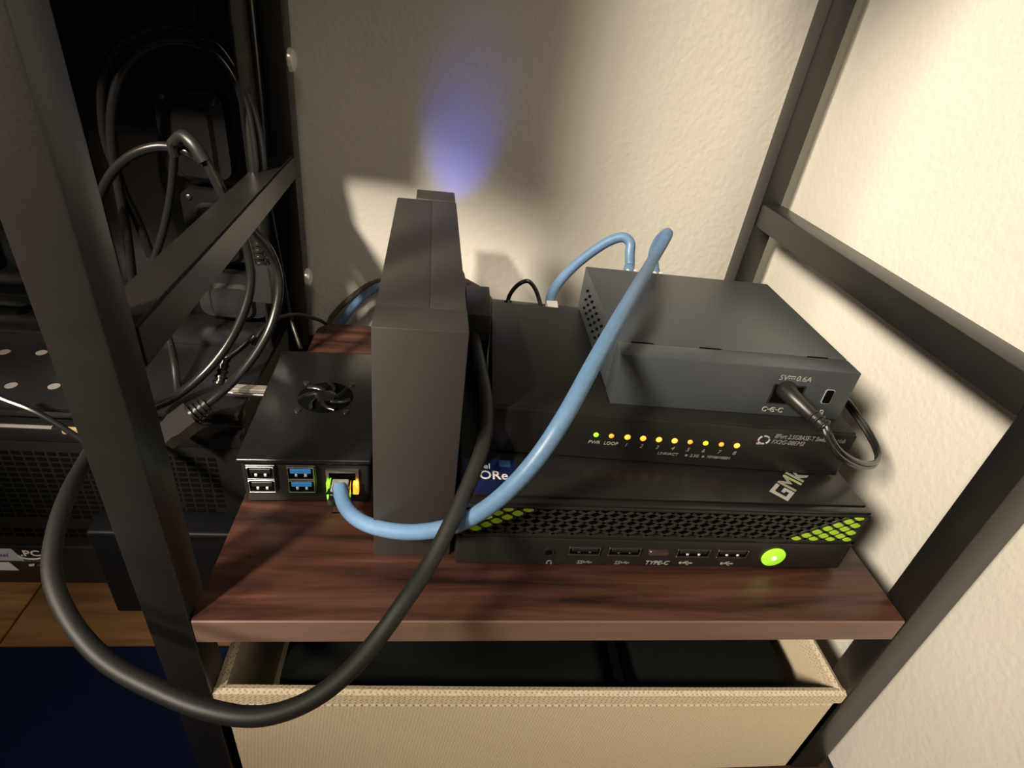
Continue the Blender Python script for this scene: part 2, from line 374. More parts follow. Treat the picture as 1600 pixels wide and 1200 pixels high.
def cell(x, z, s=1.0, sv=1.0):
    pts = []
    hw, hh = 0.0034*s, 0.00205*sv
    for cx, cz in ((hw, 0), (0, hh), (-hw, 0), (0, -hh)):
        nx, nz = (-cz/hh*hw, cx/hw*hh)
        pts += [(x+cx*.80-nx*.20, z+cz*.80-nz*.20), (x+cx*.80+nx*.20, z+cz*.80+nz*.20)]
    bm = prism(bmesh.new(), pts, (0, 0.0028, 0), FX, FZ, 0.0027)
    return obj('green_cell', bm, 'green', pc, smooth=False)
for r in range(7):
    xl = 0.0338-0.005*r; xr = 0.2138-0.005*r; z = zc-dz*r; sv = 0.8 if r in (0, 6) else 1.0
    sz = 0.2 if r == 0 else (-0.2 if r == 6 else 0)
    x = xl
    while x > 0.0065: cell(x, z-sz*0.001, 0.95 if sv < 1 else 1, sv); x -= p
    x = xr
    while x < 0.2150: cell(x, z-sz*0.001, 0.95 if sv < 1 else 1, sv); x += p
def usb(par, x0, x1, z0, z1, rim_m, tongue_m, y=0.0, low=False, name='usb_port'):
    t = 0.0006; bm = bmesh.new()
    for a in ((x0, x1, z0, z0+t), (x0, x1, z1-t, z1), (x0, x0+t, z0+t, z1-t), (x1-t, x1, z0+t, z1-t)):
        box(bm, a[0], a[1], y-0.0009, y+0.0006, a[2], a[3], 0.00015, 1)
    u = obj(name, bm, rim_m, par)
    obj('cavity', B(x0+t, x1-t, y-0.0002, y+0.0003, z0+t, z1-t), 'void', u)
    h = z1-z0; za, zb = (z0+h*.50, z1-h*.16)
    obj('tongue', B(x0+0.0016, x1-0.0016, y-0.0008, y+0.0003, za, zb, 0.0002, 1), tongue_m, u)
    w_ = x1-x0
    for f in (0.33, 0.68):
        obj('contact', B(x0+w_*f-0.0007, x0+w_*f+0.0007, y-0.0009, y+0.0003, z0+h*.26, z0+h*.46, 0.0002, 1), 'contact' if rim_m != 'darksteel' or not low else 'darksteel', u)
    return u
for x0, x1, lo in ((0.0591, 0.0762, True), (0.0807, 0.0984, True)):
    usb(pc, x0, x1, 0.0113, 0.0174, 'darksteel', 'blackplastic', low=True)
for x0, x1 in ((0.1189, 0.1376), (0.1418, 0.1597)):
    usb(pc, x0, x1, 0.0110, 0.0172, 'darksteel', 'blackplastic')
u = obj('usb_c_port', prism(prism(bmesh.new(), rrect(0.103, 0.1144, 0.0120, 0.0153, 0.0015), (0, 0.0005, 0), FX, FZ, 0.0011), rrect(0.1036, 0.1138, 0.0133, 0.0150, 0.0008), (0, 0.0002, 0), FX, FZ, 0.0010), 'steel', pc)
obj('cavity', prism(bmesh.new(), rrect(0.1037, 0.1139, 0.0131, 0.0151, 0.0009), (0, 0, 0), FX, FZ, 0.0007), 'void', u)
j = obj('audio_jack', lathe(bmesh.new(), [(0.0031, 0), (0.0031, 0.0008), (0.0020, 0.0008), (0.0018, 0.0002)], (0.0486, 0.0002, 0.0129), (0, -1, 0)), 'blackplastic', pc)
obj('cavity', lathe(bmesh.new(), [(0.0018, 0), (0.0018, 0.0004)], (0.0486, -0.0002, 0.0129), (0, -1, 0)), 'void', j)
bt = obj('power_button', lathe(bmesh.new(), [(0.0068, 0), (0.0068, 0.0008), (0.0060, 0.0012), (0.001, 0.0013)], (0.1757, 0.0002, 0.0119), (0, -1, 0), 32), 'button', pc)
obj('indicator', lathe(bmesh.new(), [(0.0013, 0), (0.0013, 0.0004)], (0.1757, -0.0010, 0.0119), (0, -1, 0), 14), 'led_white', bt)
text('lettering', 'TYPE-C', 0.0042, (0.1097, 0, 0.0042), FX, FZ, 'silver', pc, 0.2, 'CENTER', 1.0, 0.00005)
text('lettering', 'SS', 0.0036, (0.0682, 0, 0.0040), FX, FZ, 'dimprint', pc, 0.25, 'RIGHT', 1.0, 0.00005)
text('lettering', 'SS', 0.0036, (0.0890, 0, 0.0040), FX, FZ, 'dimprint', pc, 0.25, 'RIGHT', 1.0, 0.00005)
def usb_icon(x, z, s, m):
    bm = bmesh.new(); o = (0, 0.0001, 0)
    prism(bm, [(x-.9*s, z-.07*s), (x+.7*s, z-.07*s), (x+.7*s, z+.07*s), (x-.9*s, z+.07*s)], o, FX, FZ, 0.0003)
    prism(bm, [(x+.7*s, z-.2*s), (x+1.1*s, z), (x+.7*s, z+.2*s)], o, FX, FZ, 0.0003)
    prism(bm, [(x-.95*s+.26*s*math.cos(a), z+.26*s*math.sin(a)) for a in [i*.6283 for i in range(10)]], o, FX, FZ, 0.0003)
    prism(bm, [(x-.5*s, z), (x-.1*s, z+.42*s), (x+.3*s, z+.42*s), (x+.3*s, z+.34*s), (x-.05*s, z+.34*s), (x-.36*s, z)], o, FX, FZ, 0.0003)
    prism(bm, [(x-.2*s, z), (x-.06*s, z), (x+.14*s, z-.34*s), (x+.46*s, z-.34*s), (x+.46*s, z-.42*s), (x+.1*s, z-.42*s)], o, FX, FZ, 0.0003)
    return obj('usb_symbol', bm, m, pc, smooth=False)
usb_icon(0.0712, 0.0053, 0.0022, 'dimprint'); usb_icon(0.0920, 0.0053, 0.0022, 'dimprint')
usb_icon(0.1265, 0.0058, 0.0034, 'silver'); usb_icon(0.1505, 0.0058, 0.0034, 'silver')
bm = bmesh.new()
ring = [(0.0500+0.0013*math.cos(a), 0, 0.0048+0.0013*math.sin(a)) for a in [math.radians(-40+i*13) for i in range(21)]]
tube(bm, ring, 0.00028, 6, raw=True)
for sx in (-1, 1): box(bm, 0.0500+sx*0.0011-0.0004, 0.0500+sx*0.0011+0.0004, -0.0003, 0.0001, 0.0034, 0.0044)
obj('headphone_symbol', bm, 'dimprint', pc)
# maker's letters on the lid, reading away from the front
tx, ty = (0.746, 0.666, 0), (-0.697, 0.717, 0)
def blk(strokes, ox, oy, s, m):
    bm = bmesh.new(); n_ = Vector((0, 0, 1)); ex, ey = Vector(tx).normalized(), Vector(ty).normalized()
    for pts in strokes: prism(bm, [((ox+x*s), (oy+y*s)) for x, y in pts], (0.1742, 0.0075, 0.0468), ex, ey, 0.00012)
    bmesh.ops.recalc_face_normals(bm, faces=bm.faces[:])
    return obj('lettering', bm, m, pc, smooth=False)
R_ = lambda x0, x1, y0, y1: [(x0, y0), (x1, y0), (x1, y1), (x0, y1)]
G_ = [R_(0, .22, 0, 1), R_(.22, .8, 0, .2), R_(.22, .8, .8, 1), R_(.6, .8, .2, .55), R_(.42, .6, .38, .55)]
M_ = [R_(0, .2, 0, 1), R_(.8, 1.0, 0, 1), [(.2, 1), (.2, .72), (.5, .35), (.8, .72), (.8, 1), (.5, .63)]]
K_ = [R_(0, .2, 0, 1), [(.2, .4), (.62, 1), (.88, 1), (.44, .45), (.88, 0), (.62, 0), (.2, .3)]]
G_ = [[(x*1.22, y) for x, y in q] for q in G_]; Z_ = 0.0102
blk(G_, 0, 0, Z_, 'silver'); blk(M_[:1], 1.10*Z_, 0, Z_, 'dimsilver'); blk(M_[2:], 1.10*Z_, 0, Z_, 'dimsilver'); blk(M_[1:2], 1.10*Z_, 0, Z_, 'greengrey'); blk(K_, 2.25*Z_, 0, Z_, 'dimsilver')
st = obj('maker_sticker', prism(bmesh.new(), rrect(0.0015, 0.0295, 0.0070, 0.0325, 0.001), (0, 0, 0.0468), (1, 0, 0), (0, 1, 0), 0.0001), 'navy', pc)
obj('blue_square', prism(bmesh.new(), R_(0.0205, 0.0265, 0.0265, 0.0318), (0, 0, 0.0469), (1, 0, 0), (0, 1, 0), 0.0001), 'bluesq', st)
text('lettering', 'intel', 0.0055, (0.0110, 0.0250, 0.0469), (1, 0, 0), (0, 1, 0), 'white', st, 0, 'CENTER')
text('lettering', 'CORe', 0.0088, (0.0040, 0.0170, 0.0469), (1, 0, 0), (0, 1, 0), 'white', st, 0, 'LEFT', 0.9, 0.0001)
for x in (0.012, WG-0.024):
    for y in (0.012, DG-0.024): obj('foot_pad', B(x, x+0.012, y, y+0.012, 0.0, 0.003, 0.0005, 1), 'blackplastic', pc)

# ---------------------------------------------------------------- eight port switch lying on the mini computer
sw = thing('network_switch', 'flat black eight-port switch with a row of amber lights, on the mini computer', 'network switch', (0.1337, 0.0702, 0.0468), -2.96)
obj('chassis', B(0, 0.1995, 0, 0.128, 0.0012, 0.0298, 0.0009), 'switch', sw)
obj('cover', box(B(-0.0004, 0.1999, 0.0022, 0.1285, 0.0290, 0.0302, 0.0005), -0.0004, 0.1999, 0.0022, 0.1285, 0.0288, 0.0292), 'switch', sw)
for x in (0.012, 0.176):
    for y in (0.01, 0.105): obj('foot_pad', lathe(bmesh.new(), [(0.005, 0), (0.0055, 0.0013)], (x+0.006, y+0.006, 0)), 'blackplastic', sw)
for i, c in enumerate(('green', 'orange', 'amber', 'amber', 'amber', 'amber', 'orange', 'lime', 'orange', 'amber')):
    x = (0.0565, 0.0649, 0.0737, 0.0823, 0.0911, 0.0998, 0.1085, 0.1172, 0.1261, 0.1349)[i]
    r = 0.00165 if c == 'amber' else 0.0014
    ld = obj('indicator_light', lathe(bmesh.new(), [(r, 0), (r, 0.0004), (r*.6, 0.0009), (0.0001, 0.0010)], (x, 0.0001, 0.0175), (0, -1, 0), 14), 'led_'+c, sw)
    ld['label'] = {'green': 'green power light', 'orange': 'dim orange light', 'amber': 'bright amber light', 'lime': 'yellow-green light'}[c]
    if i >= 2: text('lettering', str(i-1), 0.0036, (x+0.0002, 0, 0.0110), FX, FZ, 'dimprint', sw, 0.25, 'CENTER')
text('lettering', 'PWR', 0.0031, (0.0563, 0, 0.0114), FX, FZ, 'silver', sw, 0.2, 'CENTER', 1.0)
text('lettering', 'LOOP', 0.0031, (0.0655, 0, 0.0114), FX, FZ, 'silver', sw, 0.2, 'CENTER', 0.95)
text('lettering', 'LINK/ACT', 0.0026, (0.0925, 0, 0.0074), FX, FZ, 'dimprint', sw, 0.25, 'LEFT', 1.0)
text('lettering', '2.5G', 0.0026, (0.1110, 0, 0.0074), FX, FZ, 'dimprint', sw, 0.25, 'LEFT', 1.0)
text('lettering', '10/100/1000M', 0.0026, (0.1205, 0, 0.0074), FX, FZ, 'dimprint', sw, 0.25, 'LEFT', 0.88)
bm = bmesh.new()
for x in (0.1084, 0.1180): prism(bm, R_(x, x+0.0012, 0.0075, 0.0087), (0, 0.0001, 0), FX, FZ, 0.0002)
obj('light_key', bm, 'dimprint', sw, smooth=False)
text('lettering', '8Port 2.5GBASE-T Switching Hub', 0.0042, (0.1535, 0, 0.0246), FX, FZ, 'dimprint', sw, 0.25, 'LEFT', 0.70)
text('lettering', 'FX2G-08EM2', 0.0040, (0.1530, 0, 0.0207), FX, FZ, 'dimprint', sw, 0.25, 'LEFT', 0.85)
bm = bmesh.new()
cx, cz = 0.1484, 0.0228
for a0 in (35, 125, 215, 305):
    P = [(cx+0.0026*math.cos(math.radians(a0+t))*1.15, -0.0001, cz+0.0026*math.sin(math.radians(a0+t))) for t in range(0, 71, 14)]
    tube(bm, P, 0.00055, 6, raw=True)
box(bm, cx-0.0034, cx-0.0012, -0.0003, 0.0002, cz-0.0032, cz-0.0022)
obj('maker_emblem', bm, 'silver', sw)

# ---------------------------------------------------------------- small grey switch stacked on top
s5 = thing('network_switch', 'small charcoal steel switch on top of the stack, its power socket facing forward', 'network switch', (0.1976, 0.0785, 0.0770), -1.9)
WL, DL, HL = 0.1318, 0.1205, 0.0309
obj('chassis', box(B(0, WL, 0, 0.0142, 0.0, HL, 0.0007), 0.0008, WL-0.0008, 0.0120, DL-0.0005, 0.0003, HL-0.0012), 'grey', s5)
obj('cover', B(0, WL, 0.0147, DL, 0.0008, HL, 0.0006), 'grey', s5)
for x in (0.008, 0.046, 0.108): obj('seam_slot', B(x, x+0.012, 0.0139, 0.0150, HL-0.0004, HL+0.00012), 'void', s5)
bm = bmesh.new()
for i in range(9):
    for k in range(3):
        y = 0.03+i*0.0085; z = 0.008+k*0.0062
        prism(bm, [(0, -.0008), (.0045, .0012), (.0045, .0030), (0, .0010)], (-0.0001, y+0.0045, z), (0, -1, 0), (0, 0, 1), 0.0004)
stuff(obj('vent_slots', bm, 'void', s5, smooth=False))
pj = obj('power_socket', prism(bmesh.new(), R_(0.0862, 0.1045, 0.0080, 0.0205), (0, 0.0003, 0), FX, FZ, 0.0006), 'blackplastic', s5)
obj('cavity', prism(bmesh.new(), R_(0.0872, 0.1035, 0.0088, 0.0197), (0, -0.0002, 0), FX, FZ, 0.0002), 'void', pj)
lk = obj('lock_slot', prism(bmesh.new(), rrect(0.1164, 0.1218, 0.0104, 0.0196, 0.0012), (0, 0.0002, 0), FX, FZ, 0.0005), 'silver', s5)
obj('cavity', prism(bmesh.new(), rrect(0.1169, 0.1213, 0.0109, 0.0192, 0.001), (0, -0.0001, 0), FX, FZ, 0.0005), 'void', lk)
text('lettering', '5V', 0.0046, (0.0872, 0, 0.0232), FX, FZ, 'silver', s5, 0.15, 'LEFT', 1.0)
text('lettering', '0.6A', 0.0046, (0.0969, 0, 0.0232), FX, FZ, 'silver', s5, 0.15, 'LEFT', 1.0)
bm = B(0.0926, 0.0962, -0.0003, 0.0002, 0.0256, 0.0260)
for k in range(3): box(bm, 0.0926+k*0.0014, 0.0926+k*0.0014+0.0008, -0.0003, 0.0002, 0.0243, 0.0247)
obj('direct_current_symbol', bm, 'silver', s5)
bm = bmesh.new()
for x in (0.0868, 0.0915, 0.0962):
    tube(bm, [(x+0.0014*math.cos(a), -0.0001, 0.0040+0.0014*math.sin(a)) for a in [i*.349 for i in range(2, 17)]], 0.00027, 6, raw=True)
box(bm, 0.0882, 0.0901, -0.0003, 0.0002, 0.0038, 0.0042); box(bm, 0.0929, 0.0948, -0.0003, 0.0002, 0.0038, 0.0042)
lathe(bm, [(0.0006, 0), (0.0006, 0.0003)], (0.0915, 0, 0.004), (0, -1, 0), 10)
obj('polarity_symbol', bm, 'silver', s5)
bm = B(0.1186, 0.1210, -0.0003, 0.0002, 0.0026, 0.0044)
tube(bm, [(0.1198+0.0010*math.cos(a), -0.0001, 0.0046+0.0013*math.sin(a)) for a in [i*.314 for i in range(11)]], 0.00028, 6, raw=True)
obj('lock_symbol', bm, 'silver', s5)

# ---------------------------------------------------------------- external drive
hd = thing('external_drive', 'tall black external hard drive standing upright in the middle of the shelf', 'hard drive', (0.077, 0.0385, 0), 1.6)
H = 0.1353
obj('front_cover', B(0, 0.0395, 0, 0.0205, 0.0, H, 0.0007), 'drive', hd)
obj('shell', B(0.0001, 0.0232, 0.0202, 0.187, 0.0, H-0.0003, 0.0007), 'drive', hd)
obj('shell', B(0.0230, 0.0394, 0.0209, 0.187, 0.0, H-0.0003, 0.0007), 'drive', hd)
obj('back_cover', B(0.0125, 0.0388, 0.186, 0.2085, 0.004, H+0.0005, 0.0007), 'drive', hd)
lc = obj('status_lamp', lathe(bmesh.new(), [(0.003, 0), (0.003, 0.001), (0.0015, 0.002)], (0.026, 0.2084, 0.05), (0, 1, 0), 14), 'led_blue', hd)
lc['label'] = 'small blue status lamp on the back'

# ---------------------------------------------------------------- single board computer in its case
pi = thing('single_board_computer', 'small black cased single-board computer with four USB ports at the left', 'computer', (0.0026, 0.0736, 0), 2.0)
WP, DP, HP = 0.0683, 0.112, 0.0342
obj('case_base', B(0.0006, WP-0.0006, 0.0004, DP, 0.001, 0.0306, 0.0018, 3), 'blackplastic', pi)
obj('case_lid', B(-0.0006, WP+0.0006, -0.0022, DP+0.0006, 0.0312, HP, 0.0011, 3), 'glossblack', pi)
for x in (0.006, WP-0.012):
    for y in (0.008, DP-0.014): obj('foot_pad', lathe(bmesh.new(), [(0.0035, 0), (0.0035, 0.0014)], (x+0.003, y, 0)), 'blackplastic', pi)
fan = obj('cooling_fan', lathe(bmesh.new(), [(0.0165, 0), (0.0165, 0.00025)], (0.0365, 0.0575, HP-0.0001), (0, 0, 1), 36), 'void', pi)
obj('hub', lathe(bmesh.new(), [(0.0062, 0), (0.0062, 0.0011), (0.005, 0.0016)], (0.0365, 0.0575, HP), (0, 0, 1), 24), 'glossblack', fan)
for k in range(7):
    a = k*2*math.pi/7; bm = bmesh.new()
    P = [(0.0365+math.cos(a+t*.7)*(0.006+0.0095*t), 0.0575+math.sin(a+t*.7)*(0.006+0.0095*t), HP+0.0005) for t in (0, .25, .5, .75, 1)]
    tube(bm, P, 0.0016, 8, 0.35, raw=True); obj('fan_blade', bm, 'glossblack', fan)
for sx in (-1, 1):
    for sy in (-1, 1):
        obj('screw', lathe(bmesh.new(), [(0.0019, 0), (0.0019, 0.0006), (0.0010, 0.0010)], (0.0365+sx*0.0140, 0.0575+sy*0.0150, HP), (0, 0, 1), 12), 'darksteel', pi)
for x0, x1, tm in ((0.0040, 0.0178, 'blackplastic'), (0.0246, 0.0386, 'usbblue')):
    obj('port_shell', B(x0-0.0007, x1+0.0007, -0.0010, 0.001, 0.0098, 0.0292, 0.0003, 1), 'darksteel', pi)
    for z0 in (0.0104, 0.0199): usb(pi, x0, x1, z0, z0+0.0089, 'steel', tm, -0.0012)
et = obj('ethernet_port', box(box(box(B(0.0446, 0.0620, -0.0012, 0.001, 0.0245, 0.0262), 0.0446, 0.0462, -0.0012, 0.001, 0.0098, 0.0245), 0.0604, 0.0620, -0.0012, 0.001, 0.0098, 0.0245), 0.0446, 0.0620, -0.0012, 0.001, 0.0090, 0.0100), 'steel', pi)
obj('cavity', B(0.046, 0.0606, -0.0004, 0.0006, 0.0099, 0.0246), 'void', et)
g = obj('link_light', B(0.0448, 0.0474, -0.0034, 0.0004, 0.0102, 0.0190, 0.0003, 1), 'led_green', pi); g['label'] = 'green ethernet light'
g = obj('link_light', B(0.0590, 0.0620, -0.0034, 0.0004, 0.0105, 0.0185, 0.0003, 1), 'led_amber', pi); g['label'] = 'amber ethernet light'

# ---------------------------------------------------------------- cables
CABLES = {
 'mains_cable': [(0.108, 0.262, 0.05), (0.1165, 0.25, 0.075), (0.1192, 0.2106, 0.0763), (0.1231, 0.1817, 0.0732), (0.1265, 0.1477, 0.0734), (0.1294, 0.1091, 0.0739), (0.131, 0.0734, 0.0748), (0.1288, 0.0495, 0.0706), (0.123, 0.0316, 0.0637), (0.1153, 0.0141, 0.0552), (0.1058, -0.003, 0.0448), (0.0962, -0.0175, 0.0385), (0.0866, -0.0293, 0.0309), (0.0752, -0.041, 0.0249), (0.0623, -0.0488, 0.0207), (0.0463, -0.0524, 0.0185), (0.0275, -0.0495, 0.0184), (0.0053, -0.0411, 0.0185), (-0.0171, -0.0299, 0.0192), (-0.0363, -0.0146, 0.0233), (-0.0505, 0.003, 0.0284), (-0.059, 0.0244, 0.0317), (-0.0667, 0.0487, 0.0302), (-0.0763, 0.0749, 0.022), (-0.0842, 0.1026, 0.0164), (-0.0956, 0.142, 0.0096)],
 'blue_front': [(0.0555, 0.068, 0.0196), (0.0599, 0.0554, 0.0198), (0.0657, 0.0473, 0.0199), (0.0758, 0.0387, 0.022), (0.0954, 0.0283, 0.0293), (0.1163, 0.0199, 0.0438), (0.1323, 0.0167, 0.0615), (0.1471, 0.0186, 0.083), (0.1597, 0.0285, 0.1016), (0.1743, 0.0509, 0.1157), (0.1931, 0.085, 0.1231), (0.2204, 0.1405, 0.1228), (0.2497, 0.2036, 0.1164), (0.2633, 0.2245, 0.1285), (0.2625, 0.236, 0.118), (0.262, 0.238, 0.106), (0.262, 0.228, 0.098), (0.262, 0.217, 0.0945)],
 'blue_back': [(0.2425, 0.217, 0.0945), (0.2422, 0.229, 0.098), (0.2462, 0.238, 0.0953), (0.2453, 0.243, 0.1046), (0.2452, 0.247, 0.1112), (0.2407, 0.25, 0.1143), (0.2328, 0.252, 0.1114), (0.2205, 0.252, 0.1021), (0.2046, 0.248, 0.0877), (0.1928, 0.24, 0.0751), (0.1878, 0.232, 0.0676), (0.1882, 0.226, 0.0629)],
 'blue_left': [(0.14, 0.3, 0.02), (0.11, 0.305, 0.033), (0.0554, 0.3, 0.0375), (0.0432, 0.302, 0.0296), (0.0306, 0.304, 0.0166), (0.0209, 0.306, 0.0009), (0.0144, 0.308, -0.0129), (0.018, 0.308, -0.05)],
 'black_left': [(0.14, 0.312, 0.03), (0.1, 0.314, 0.045), (0.0558, 0.312, 0.0378), (0.0402, 0.313, 0.0305), (0.0254, 0.313, 0.0176), (0.0142, 0.314, 0.0054), (0.0044, 0.314, -0.0103), (0.005, 0.314, -0.04)],
 'thin_loop': [(0.1571, 0.235, 0.0561), (0.1563, 0.238, 0.0612), (0.1587, 0.24, 0.0675), (0.1641, 0.242, 0.0734), (0.1703, 0.242, 0.0761), (0.1763, 0.24, 0.0711), (0.1805, 0.236, 0.063), (0.1822, 0.232, 0.0585)],
 'grey_lead': [(0.115, 0.258, 0.06), (0.121, 0.27, 0.0594), (0.1281, 0.272, 0.0558), (0.1375, 0.272, 0.0508), (0.145, 0.268, 0.044), (0.1484, 0.262, 0.0336), (0.146, 0.255, 0.02)],
 'dc_plug': [(0.2935, 0.0772, 0.093), (0.289, 0.07, 0.0961), (0.2945, 0.057, 0.0933), (0.2989, 0.046, 0.0916)],
 'dc_cord': [(0.2988, 0.0465, 0.0916), (0.3003, 0.043, 0.0883), (0.3068, 0.042, 0.0812), (0.3202, 0.045, 0.0721), (0.3389, 0.052, 0.0629), (0.3552, 0.062, 0.0578), (0.3623, 0.072, 0.0578), (0.3622, 0.084, 0.0622), (0.3576, 0.096, 0.0684), (0.3604, 0.112, 0.068), (0.3809, 0.15, 0.0552)],
 'loop_cord': [(-0.1239, 0.232, 0.083), (-0.1227, 0.228, 0.1011), (-0.1133, 0.225, 0.1211), (-0.0999, 0.222, 0.1373), (-0.0844, 0.22, 0.1484), (-0.0702, 0.219, 0.1534), (-0.0589, 0.218, 0.1533), (-0.0488, 0.217, 0.1497), (-0.0395, 0.215, 0.1408), (-0.0332, 0.213, 0.1273), (-0.0269, 0.211, 0.1112), (-0.0227, 0.208, 0.0897), (-0.0224, 0.203, 0.0736), (-0.0274, 0.195, 0.0547), (-0.0387, 0.185, 0.0331), (-0.0541, 0.172, 0.0161), (-0.0662, 0.158, 0.0092), (-0.0707, 0.14, 0.0141)],
 'plug_cord': [(-0.0484, 0.205, 0.1608), (-0.0413, 0.203, 0.157), (-0.0351, 0.201, 0.1438), (-0.0298, 0.2, 0.1304), (-0.0192, 0.2, 0.1163), (-0.0079, 0.2, 0.1023), (-0.0026, 0.198, 0.0865), (-0.0019, 0.193, 0.0728), (-0.006, 0.183, 0.0548), (-0.0138, 0.17, 0.0401), (-0.0229, 0.158, 0.0291), (-0.0308, 0.147, 0.023), (-0.038, 0.14, 0.018)],
 'plug_body': [(-0.038, 0.14, 0.018), (-0.0445, 0.135, 0.0138), (-0.0518, 0.13, 0.0087), (-0.0599, 0.125, 0.0026)],
 'hang_cord': [(-0.0635, 0.222, 0.1524), (-0.0663, 0.223, 0.1412), (-0.0725, 0.224, 0.1205), (-0.0818, 0.224, 0.0963), (-0.0907, 0.222, 0.076), (-0.0952, 0.22, 0.0577), (-0.0915, 0.215, 0.0407), (-0.0836, 0.205, 0.0262), (-0.0761, 0.19, 0.0173), (-0.0718, 0.178, 0.0069), (-0.065, 0.16, -0.0041)],
 'coil_outer': [(-0.1053, 0.25, 0.0687), (-0.1089, 0.25, 0.0942), (-0.1133, 0.25, 0.1115), (-0.1152, 0.25, 0.1295), (-0.1169, 0.25, 0.1454), (-0.1144, 0.25, 0.1655), (-0.1087, 0.25, 0.1842), (-0.0978, 0.252, 0.2008), (-0.0805, 0.255, 0.2117), (-0.0588, 0.257, 0.2152), (-0.0413, 0.257, 0.2088), (-0.0302, 0.254, 0.1945), (-0.0234, 0.25, 0.1773), (-0.0196, 0.246, 0.1591), (-0.0184, 0.242, 0.1386), (-0.0185, 0.24, 0.1213)],
 'coil_inner': [(-0.1189, 0.243, 0.0476), (-0.1161, 0.243, 0.0704), (-0.1138, 0.243, 0.0937), (-0.1125, 0.243, 0.1156), (-0.1112, 0.243, 0.1362), (-0.1086, 0.243, 0.154), (-0.1042, 0.243, 0.1693), (-0.0975, 0.245, 0.1852), (-0.0867, 0.248, 0.1989), (-0.0721, 0.25, 0.2072), (-0.0536, 0.25, 0.2094), (-0.0375, 0.248, 0.2022), (-0.0271, 0.244, 0.1868), (-0.0231, 0.24, 0.1693), (-0.0214, 0.236, 0.1509), (-0.0212, 0.233, 0.1314)],
 'upper_lead': [(-0.0536, 0.262, 0.2433), (-0.054, 0.262, 0.2306), (-0.0527, 0.262, 0.2158), (-0.0464, 0.26, 0.2063), (-0.0391, 0.258, 0.1949)],
 'edge_lead': [(-0.0233, 0.27, 0.2474), (-0.0227, 0.27, 0.2344), (-0.0228, 0.27, 0.2068), (-0.023, 0.27, 0.1767), (-0.024, 0.27, 0.1438), (-0.0247, 0.27, 0.1171), (-0.0189, 0.265, 0.0603), (-0.0127, 0.255, 0.0216), (-0.0033, 0.24, 0.0043)],
 'front_lead': [(-0.1554, 0.13, 0.0292), (-0.1442, 0.128, 0.0241), (-0.1295, 0.126, 0.0186), (-0.1156, 0.124, 0.0091), (-0.1033, 0.122, -0.0013), (-0.0902, 0.12, -0.0106)],
 'shelf_lead': [(-0.0257, 0.2, 0.0281), (-0.0199, 0.21, 0.0376), (-0.0116, 0.222, 0.0405), (-0.0048, 0.24, 0.0347), (0.0025, 0.265, 0.0194), (0.0056, 0.297, -0.0027), (0.0078, 0.306, -0.0157), (0.006, 0.308, -0.03)],
 'small_plug': [(-0.0243, 0.235, 0.0947), (-0.0243, 0.233, 0.0861), (-0.023, 0.231, 0.0775)],
 'small_plug_body': [(-0.023, 0.231, 0.0775), (-0.0216, 0.229, 0.0648), (-0.0228, 0.226, 0.051)],
 'small_plug_tail': [(-0.0251, 0.237, 0.1039), (-0.0243, 0.235, 0.0947)],
 'low_plug': [(-0.0235, 0.2, 0.036), (-0.0329, 0.195, 0.0278), (-0.042, 0.19, 0.0213), (-0.0434, 0.185, 0.0148), (-0.0444, 0.18, 0.0084)],
 'bar': [(-0.0355, 0.165, 0.0111), (-0.0076, 0.165, 0.0102)],
}
def cable(name, label, key, r, m, seg=12, flat=1.0, group=None):
    group = group or {'ethernet_cable': 'blue network cables', 'power_cable': 'dark power cables and leads'}.get(name)
    P = CABLES[key]
    t = thing(name, label, 'cable', P[0], 0, group)
    o = Vector(P[0])
    obj('jacket', tube(bmesh.new(), [Vector(p)-o for p in P], r, seg, flat), m, t)
    return t, o
def plug_block(par, o, P, radii, m, name='plug', seg=14, flat=1.0):
    return obj(name, tube(bmesh.new(), [Vector(p)-o for p in P], 1, seg, flat, raw=True, radii=radii), m, par)

# blue patch cable from the small computer over the stack
t, o = cable('ethernet_cable', 'long blue ethernet cable looping from the small computer up over the grey switch', 'blue_front', 0.0040, 'cable_blue', 16)
rot = Matrix.Rotation(math.radians(2.0), 4, 'Z')
pb = obj('plug', B(-0.0058, 0.0058, -0.0080, 0.0062, -0.0052, 0.0040, 0.0006, 2), 'clear', t); pb['label'] = 'clear modular plug'
pb.location = Vector((0.0552, 0.0690, 0.0172))-o; pb.rotation_euler = (0, 0, math.radians(2))
cn = obj('gold_contacts', B(-0.0042, 0.0042, -0.004, 0.005, 0.0006, 0.0022, 0.0003, 1), 'boot', pb)
obj('latch', B(-0.003, 0.003, -0.011, 0.004, -0.0072, -0.0062, 0.0003, 1), 'clear', pb)
plug_block(t, o, [(.262, .223, .0962), (.262, .2005, .0915)], [0.0052, 0.0052], 'boot', seg=4)
t, o = cable('ethernet_cable', 'blue ethernet cable arching behind the grey switch with a white plug', 'blue_back', 0.0038, 'cable_blue', 16)
plug_block(t, o, [(.1882, .2275, .064), (.1885, .2015, .0585)], [0.0058, 0.0052], 'boot', seg=4)['label'] = 'white plug'
plug_block(t, o, [(.2425, .2235, .0962), (.2425, .2005, .0915)], [0.0052, 0.0052], 'boot', seg=4)
cable('ethernet_cable', 'blue cable arc between the tall drive and the back edge of the shelf', 'blue_left', 0.0034, 'cable_blue', 14)
cable('power_cable', 'thin dark cord behind the blue arc, left of the tall drive', 'black_left', 0.0026, 'cable_grey', 10)
t, o = cable('power_cable', 'thin black cord bent in a small hoop behind the black switch', 'thin_loop', 0.0017, 'cable_gloss', 10)
plug_block(t, o, [(.1566, .232, .052), (.1563, .2375, .0605)], [0.0042, 0.003], 'blackplastic')
